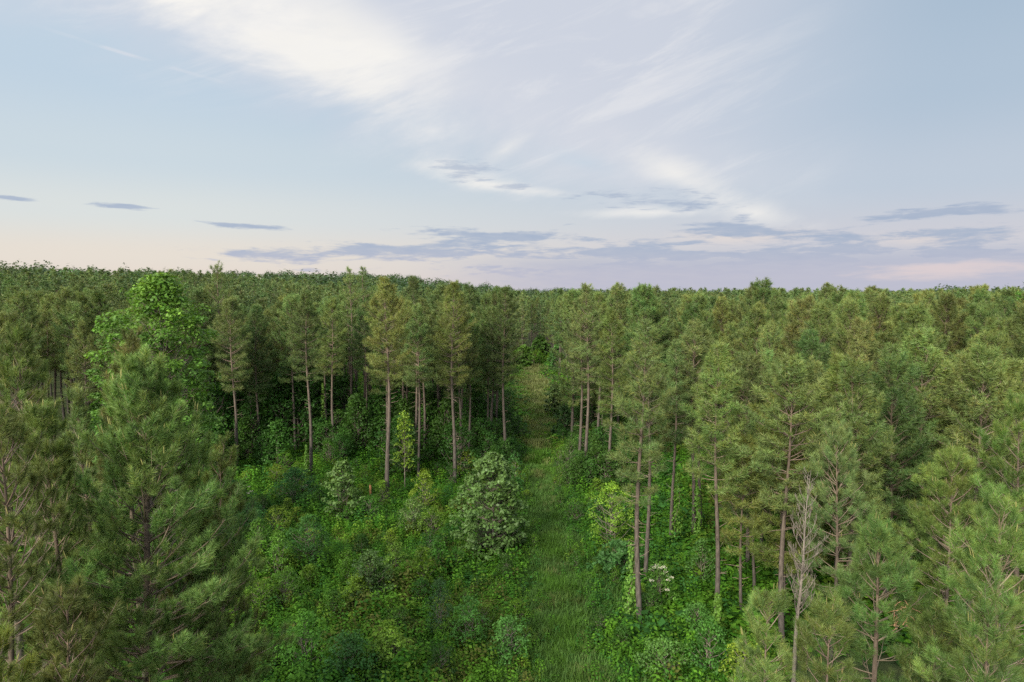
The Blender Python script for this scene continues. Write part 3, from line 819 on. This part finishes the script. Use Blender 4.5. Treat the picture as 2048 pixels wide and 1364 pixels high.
def tuft_grass(seed, n=26, L=.8, w=.022, spread=.35):
    rg = np.random.default_rng(seed); mb = MB()
    a = rg.random(n) * 6.283; b = np.c_[(rg.random((n, 2)) - .5) * 2 * spread, np.zeros(n)]
    el = rg.uniform(.9, 1.5, n); Ls = L * rg.uniform(.6, 1.2, n)
    d = np.c_[np.cos(a) * np.cos(el), np.sin(a) * np.cos(el), np.sin(el)]
    mid = b + d * Ls[:, None] * .6; tip = mid + (d * np.array([1.6, 1.6, .55])) * Ls[:, None] * .45
    s = np.c_[-np.sin(a), np.cos(a), np.zeros(n)] * w
    v = np.stack([b - s, b + s, mid + s * .8, mid - s * .8, tip], 1).reshape(-1, 3); k = np.arange(n)[:, None] * 5
    f = np.concatenate([k + np.array([0, 1, 2]), k + np.array([0, 2, 3]), k + np.array([3, 2, 4])], 1).reshape(-1, 3)
    c = np.repeat(.75 + .5 * rg.random((n, 1)), 5, 0) * np.ones((1, 3))
    mb.add(v, f, c); return mb.arrays()
TH = [herb(i, 1.0, 7, 5) for i in range(4)] + [mound(10 + i) for i in range(5)] + [mound(20 + i, 90, .165, .8, .4) for i in range(3)] + \
     [mound(30 + i, 54, .32, 1.1, .8) for i in range(4)] + [mound(40 + i, 120, .09, .55, .55) for i in range(3)]
PAL = np.array([(.022, .068, .012), (.040, .110, .014), (.058, .135, .016), (.078, .165, .018), (.105, .165, .022), (.092, .092, .026), (.036, .100, .026)])
def ug_col(x, y):
    a = fbm(x / 5 + 3, y / 5); b = fbm(x / 1.7 + 50, y / 1.7); q = .6 * a + .4 * b
    k = np.clip((q - .24) / .5, 0, .999)
    order = [0, 1, 2, 6, 2, 3, 1, 4, 5, 3]
    i = int(k * 10 + rg.uniform(-.9, .9)); i = min(9, max(0, i))
    return PAL[order[i]] * rg.uniform(.8, 1.2) * np.array([.98, 1.12, .78])
its = []
def track_half(y): return .8 + .9 * float(vnoise(y / 6, 3.3)) + 1.7 * float(ss(95, 112, y))
def add_ug(n, y0, y1, xlo, xhi, kinds, smin, smax, avoid=True):
    for _ in range(n):
        y = y0 + (y1 - y0) * rg.random(); x = rg.uniform(xlo(y), xhi(y))
        dd = abs(x - float(track_x(y)))
        if avoid and dd < track_half(y) * rg.uniform(.3, 1.05) and y < 198: continue
        big = .55 + 1.1 * float(fbm(x / 4 + 9, y / 4 + 2))
        if dd < track_half(y) + 1.2: big *= .7
        s = rg.uniform(smin, smax) * big
        its.append((int(rg.choice(kinds)), x, y, float(terrain(x, y)) + .02, rg.random() * 6.283, s * rg.uniform(.9, 1.3), s, ug_col(x, y)))
near_k = [0, 1, 2, 3, 0, 1, 4, 5, 6, 7, 8, 9, 10, 11, 16, 17, 18]
add_ug(900, 34, 100, lambda y: float(track_x(y)) - 2.4, lambda y: float(track_x(y)) + 2.4, [0, 1, 2, 3, 16, 17, 18], .4, .9, False)
add_ug(7600, 33, 62, lambda y: -.50 * y - 2, lambda y: .36 * y + 2, near_k, .75, 1.5)
add_ug(4600, 60, 96, lambda y: -.52 * y, lambda y: .30 * y, near_k, .9, 1.7)
add_ug(2600, 94, 205, lambda y: -.6 * y, lambda y: .22 * y, [12, 13, 14, 15], 1.0, 2.1)
add_ug(1500, 40, 120, lambda y: .2 * y, lambda y: .78 * y, [12, 13, 14, 15], .9, 1.6)
add_ug(900, 25, 75, lambda y: -.8 * y, lambda y: -.42 * y, [12, 13, 14, 15], .9, 1.6)
o = top('undergrowth', scatter(TH, its).mesh('undergrowth', M_HERB)); tag(o, 'mixed leafy weeds, brambles and vines covering the clearing', 'undergrowth', kind='stuff')
print('undergrowth tris', len(o.data.polygons))

TG = [tuft_grass(i) for i in range(5)] + [tuft_grass(10 + i, 16, 1.0, .05, .6) for i in range(4)]
its = []
for k in range(7500):
    y = 33 + 170 * rg.random() ** 1.9
    x = float(track_x(y)) + rg.normal() * track_half(y) * (.56 + .1 * float(ss(90, 110, y)))
    if y > 103 and rg.random() < .5: x -= 12 * rg.random()
    far = y > 85
    dry = float(ss(.4, .62, fbm(x / 1.8 + 4, y / 3))) * .85 + .75 * float(ss(95, 150, y))
    c = np.array([.068, .150, .020]) * (1 - min(dry, 1)) + np.array([.185, .205, .075]) * min(dry, 1)
    its.append((int(rg.integers(5, 9) if far else rg.integers(0, 5)), x, y, float(terrain(x, y)), rg.random() * 6.283, rg.uniform(.8, 1.3), rg.uniform(.5, .8) * (.55 + 1.6 * float(vnoise(x / 1.3 + 9, y / 2.))), c * rg.uniform(.7, 1.25) * (.75 + .5 * float(vnoise(x / .9 + 70, y / 1.5)))))
for k in range(2600):                                        # tufts straying into the weeds
    y = 33 + 50 * rg.random(); x = float(track_x(y)) + rg.normal() * 3.2
    its.append((int(rg.integers(0, 5)), x, y, float(terrain(x, y)) + .1, rg.random() * 6.283, 1.1, rg.uniform(.7, 1.3), np.array([.07, .14, .03]) * rg.uniform(.8, 1.2)))
o = top('grass', scatter(TG, its).mesh('grass', M_HERB)); tag(o, 'long grass growing along the straight track', 'grass', kind='stuff')

# ------------------------------------------------------------------ sky, sun, camera
SUN_AZ = math.radians(-150)       # measured from the view direction, clockwise
SUN_EL = math.radians(29)
SUN_E = 4.8
EXPO = .5
w = bpy.data.worlds.new('World'); scene.world = w; w.use_nodes = True
nt = w.node_tree; nt.nodes.clear()
class E:
    """small arithmetic on shader sockets"""
    def __init__(s, o): s.o = o
    @staticmethod
    def m(op, *a, clamp=False):
        n = nt.nodes.new('ShaderNodeMath'); n.operation = op; n.use_clamp = clamp
        for i, x in enumerate(a):
            if isinstance(x, E): nt.links.new(x.o, n.inputs[i])
            else: n.inputs[i].default_value = float(x)
        return E(n.outputs[0])
    def __add__(s, b): return E.m('ADD', s, b)
    __radd__ = __add__
    def __sub__(s, b): return E.m('SUBTRACT', s, b)
    def __rsub__(s, b): return E.m('SUBTRACT', b, s)
    def __mul__(s, b): return E.m('MULTIPLY', s, b)
    __rmul__ = __mul__
    def __truediv__(s, b): return E.m('DIVIDE', s, b)
def sst(a, b, x):
    n = nt.nodes.new('ShaderNodeMapRange'); n.interpolation_type = 'SMOOTHSTEP'
    n.inputs['From Min'].default_value = a; n.inputs['From Max'].default_value = b
    nt.links.new(x.o, n.inputs['Value']); return E(n.outputs[0])
def mixc(f, a, b):
    n = nt.nodes.new('ShaderNodeMix'); n.data_type = 'RGBA'
    if isinstance(f, E): nt.links.new(f.o, n.inputs['Factor'])
    else: n.inputs['Factor'].default_value = f
    for s, x in (('A', a), ('B', b)):
        if isinstance(x, E): nt.links.new(x.o, n.inputs[s])
        else: n.inputs[s].default_value = (*x, 1)
    return E(n.outputs['Result'])
def comb(x, y, z=0.):
    n = nt.nodes.new('ShaderNodeCombineXYZ')
    for i, q in enumerate((x, y, z)):
        if isinstance(q, E): nt.links.new(q.o, n.inputs[i])
        else: n.inputs[i].default_value = q
    return E(n.outputs[0])
def noise(vec, scale, detail=6, rough=.55, dist=0.):
    n = nt.nodes.new('ShaderNodeTexNoise'); n.inputs['Scale'].default_value = scale; n.inputs['Detail'].default_value = detail
    n.inputs['Roughness'].default_value = rough; n.inputs['Distortion'].default_value = dist
    nt.links.new(vec.o, n.inputs['Vector']); return E(n.outputs['Fac'])
def srgb(r, g, b):
    return tuple(((c / 255 + .055) / 1.055) ** 2.4 for c in (r, g, b))
tc = nt.nodes.new('ShaderNodeTexCoord'); sp = nt.nodes.new('ShaderNodeSeparateXYZ')
nt.links.new(tc.outputs['Generated'], sp.inputs[0])
X, Y, Z = (E(sp.outputs[i]) for i in range(3))
rad = E.m('SQRT', X * X + Y * Y + 1e-6)
az = E.m('ARCTAN2', X, Y)                        # 0 ahead, positive to the right
el = E.m('MAXIMUM', Z, 0.0) / rad                # tangent of the elevation
sky = nt.nodes.new('ShaderNodeTexSky'); sky.sky_type = 'NISHITA'; sky.sun_disc = False
sky.sun_elevation = SUN_EL; sky.sun_rotation = SUN_AZ % (2 * math.pi)
def ramp(stops):
    r = None
    for i in range(len(stops)):
        e_, c = stops[i]
        r = c if r is None else mixc(sst(stops[i - 1][0], e_, el), r, c)
    return r
left = ramp([(0, srgb(232, 217, 207)), (.045, srgb(233, 224, 213)), (.10, srgb(221, 226, 225)), (.17, srgb(206, 219, 227)), (.27, srgb(195, 213, 228)), (.42, srgb(193, 212, 229)), (1.0, srgb(206, 208, 214))])
right = ramp([(0, srgb(197, 197, 209)), (.06, srgb(206, 205, 214)), (.14, srgb(190, 202, 216)), (.25, srgb(175, 194, 212)), (.38, srgb(166, 188, 208)), (1.0, srgb(200, 203, 210))])
base = mixc(sst(-.55, .55, az), left, right)
ns = nt.nodes.new('ShaderNodeVectorMath'); ns.operation = 'SCALE'; ns.inputs['Scale'].default_value = .10
nt.links.new(sky.outputs[0], ns.inputs[0])
base = mixc(.05, base, E(ns.outputs[0]))
# clouds lie on a flat layer overhead: stretch the noise with distance
inv = 1.0 / (el + .16) if False else E.m('DIVIDE', 1.0, el + .16)
plane = comb(az * inv * 1.0, inv * 1.6)
def azel(x, y):
    a, b, c = ray(x, y); return math.atan2(a, b), c / math.hypot(a, b)
def px(x, y=400): return azel(x, y)[0]
def py(y, x=1024): return azel(x, y)[1]
# cirrus band: below-left edge falls from upper left to the right
n1 = noise(comb(az * 2.4 + el * 2.2, el * 7.0 - az * 2.6), 1.0, 7, .6, .4)
n2 = noise(comb(az * 7.0 + el * 9, el * 26.0 - az * 9.0), 1.0, 5, .6, .3)
n3 = noise(plane, .8, 6, .55, .5)
# edge line in (az, el): through (60,0) and (960,380)
(x0, y0), (x1, y1) = azel(-90, -10), azel(980, 385)
slope = (y1 - y0) / (x1 - x0)
dist = el - (az - x0) * slope - y0 + (n1 - .5) * .16 + (n2 - .5) * .05
veil = sst(-.03, .13, dist) * (1.0 - sst(.05, .48, az - el * .35) * .9) * sst(.05, .16, el)
col = mixc(veil * .8, base, srgb(212, 215, 226))
(xb0, yb0), (xb1, yb1) = azel(430, -40), azel(1420, 385)
sl2 = (yb1 - yb0) / (xb1 - xb0)
d2 = el - (az - xb0) * sl2 - yb0 + (n1 - .5) * .20 + (n2 - .5) * .06
band = sst(-.115, -.015, d2) * (1.0 - sst(-.0, .11, d2)) * (.35 + 1.0 * sst(.35, .66, n1)) * sst(.08, .17, el)
band = band * (1.0 - .85 * sst(px(760, 100), px(980, 100), az - (n3 - .5) * .3))
col = mixc(E.m('MINIMUM', band * .95, 1.0), col, srgb(246, 244, 240))
n6 = noise(comb(az * 2.2 + el * 3.0, el * 16.0 - az * 6.5), 1.0, 8, .66, .8)
wisps = sst(.46, .70, n6) * sst(-.05, .10, dist) * (1.0 - sst(.2, .5, az)) * sst(.06, .14, el) * .42
col = mixc(wisps, col, srgb(240, 239, 239))
# puffs of bright thin cloud right of the centre
def blob(cx, cy, a, b, soft=.7, tilt=0., k=.9, nz=None):
    ca, ce = azel(cx, cy); fa = math.cos(ca) ** 2
    dx_ = (az - ca) / (a / F * fa); dy_ = (el - ce - (az - ca) * tilt) / (b / F * math.cos(ca))
    q = 1.0 - E.m('SQRT', dx_ * dx_ + dy_ * dy_) + ((nz or n4) - .5) * k * 2
    return sst(0, soft, q)
n4 = noise(comb(az * 8, el * 60.0), 1.0, 8, .62, .4)
n5 = noise(comb(az * 30, el * 150.0), 1.0, 4, .6, .3)
n4 = n4 * .72 + n5 * .28
for a in ((690, 60, 190, 90, 1.5, -.3), (620, 120, 260, 60, 1.5, -.42), (1350, 345, 150, 55, 1.2, -.45), (1300, 425, 190, 16, 1.2, .0), (1510, 425, 150, 40, 1.5, -.25), (930, 352, 150, 34, 1.3, -.22), (1000, 372, 160, 14, 1.2, -.12), (1010, 300, 70, 30, 1.8, .6)):
    col = mixc(blob(*a, k=.7, nz=n2) * .82, col, srgb(243, 241, 237))
for a in ((1470, 475, 190, 26, 1.0, 0.), (1840, 480, 260, 30, 1.3, .03)):
    col = mixc(blob(*a, k=1.1) * .55, col, srgb(235, 222, 213))
col = mixc(blob(1170, 325, 110, 34, 1.3, -.2, k=.6, nz=n2) * .7, col, srgb(194, 211, 226))
# thin contrail
c0, c1 = azel(120, 66), azel(430, 160)
sl3 = (c1[1] - c0[1]) / (c1[0] - c0[0])
dl = E.m('ABSOLUTE', el - (az - c0[0]) * sl3 - c0[1])
tr_ = (1.0 - sst(.0006, .0035, dl)) * sst(px(60), px(260), az) * (1.0 - sst(px(390), px(480), az)) * sst(.35, .6, n2) * .4
col = mixc(tr_, col, srgb(232, 230, 234))
# slate streaks low over the horizon
lo_ = None
for a in ((560, 510, 150, 12, .6, -.02), (1000, 474, 170, 13, .6, -.01), (850, 502, 230, 12, .6, 0), (1240, 505, 260, 14, .6, 0), (1560, 510, 480, 28, .7, 0), (1250, 540, 400, 14, .7, 0), (1900, 512, 260, 18, .6, 0),
          (1310, 402, 115, 14, .8, -.07), (1480, 458, 100, 14, .8, -.03), (1380, 486, 60, 6, .6, 0), (1870, 425, 130, 11, .9, .05), (1910, 463, 160, 10, .8, .02),
          (488, 452, 100, 4, .5, -.05), (245, 414, 52, 4, .5, -.03), (28, 396, 36, 3, .5, -.05), (930, 338, 55, 16, 1.4, -.12), (1030, 374, 40, 4, .8, 0)):
    a = (a[0], a[1], a[2] * 1.25, a[3] * 1.6, .75, a[5]); q = blob(*a, k=2.6)
    lo_ = q if lo_ is None else E.m('MAXIMUM', lo_, q)
bank = sst(.10, .045, el + 0.0) if False else (1.0 - sst(.03, .062, el + (n4 - .5) * .03)) * sst(px(760), px(1180), az + (n4 - .5) * .25)
pinkgap = blob(1900, 540, 240, 24, .8, .04, k=1.2)
lo_ = E.m('MAXIMUM', lo_, bank * .95)
lo_ = lo_ * (1.0 - pinkgap * .9)
col = mixc(lo_ * (.62 + n5 * .5) * (1.0 - sst(.09, .17, el) * .35), col, mixc(sst(.015, .075, el), srgb(188, 189, 206), srgb(167, 181, 203)))
col = mixc(pinkgap * .6, col, srgb(230, 210, 208))
# unseen sky behind the camera and overhead, boosted to brighten the foliage
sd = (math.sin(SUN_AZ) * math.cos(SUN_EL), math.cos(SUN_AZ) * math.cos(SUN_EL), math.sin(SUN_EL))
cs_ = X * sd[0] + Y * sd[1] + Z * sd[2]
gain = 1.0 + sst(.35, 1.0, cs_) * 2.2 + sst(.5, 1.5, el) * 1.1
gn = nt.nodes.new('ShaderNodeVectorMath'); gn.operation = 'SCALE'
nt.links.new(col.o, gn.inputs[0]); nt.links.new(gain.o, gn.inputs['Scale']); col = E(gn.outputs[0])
bg = nt.nodes.new('ShaderNodeBackground'); bg.inputs['Strength'].default_value = 2 ** -EXPO
out = nt.nodes.new('ShaderNodeOutputWorld')
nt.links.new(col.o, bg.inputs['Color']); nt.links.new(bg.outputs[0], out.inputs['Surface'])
w.cycles.sampling_method = 'MANUAL'; w.cycles.sample_map_resolution = 512

sl = bpy.data.lights.new('sun', 'SUN'); sl.energy = SUN_E; sl.angle = math.radians(22); sl.color = (1, .91, .78)
so = bpy.data.objects.new('sun', sl); COL.objects.link(so)
d = Vector((math.sin(SUN_AZ) * math.cos(SUN_EL), math.cos(SUN_AZ) * math.cos(SUN_EL), math.sin(SUN_EL)))
so.rotation_euler = d.to_track_quat('Z', 'Y').to_euler(); so.location = (-40, -40, 60)

cd = bpy.data.cameras.new('camera'); cam = bpy.data.objects.new('camera', cd); COL.objects.link(cam)
cam.location = (0, 0, H); cam.rotation_euler = (math.pi / 2 - PITCH, 0, 0)
cd.sensor_width = 36; cd.lens = 36 * F / 2048; cd.clip_start = .5; cd.clip_end = 8000
scene.camera = cam
scene.view_settings.view_transform = 'Standard'; scene.view_settings.look = 'None'
scene.view_settings.exposure = EXPO; scene.view_settings.gamma = 1
cy = scene.cycles
cy.max_bounces = 6; cy.diffuse_bounces = 4; cy.glossy_bounces = 2; cy.transmission_bounces = 4; cy.transparent_max_bounces = 4
cy.use_adaptive_sampling = True; cy.adaptive_threshold = .012
cy.use_denoising = False
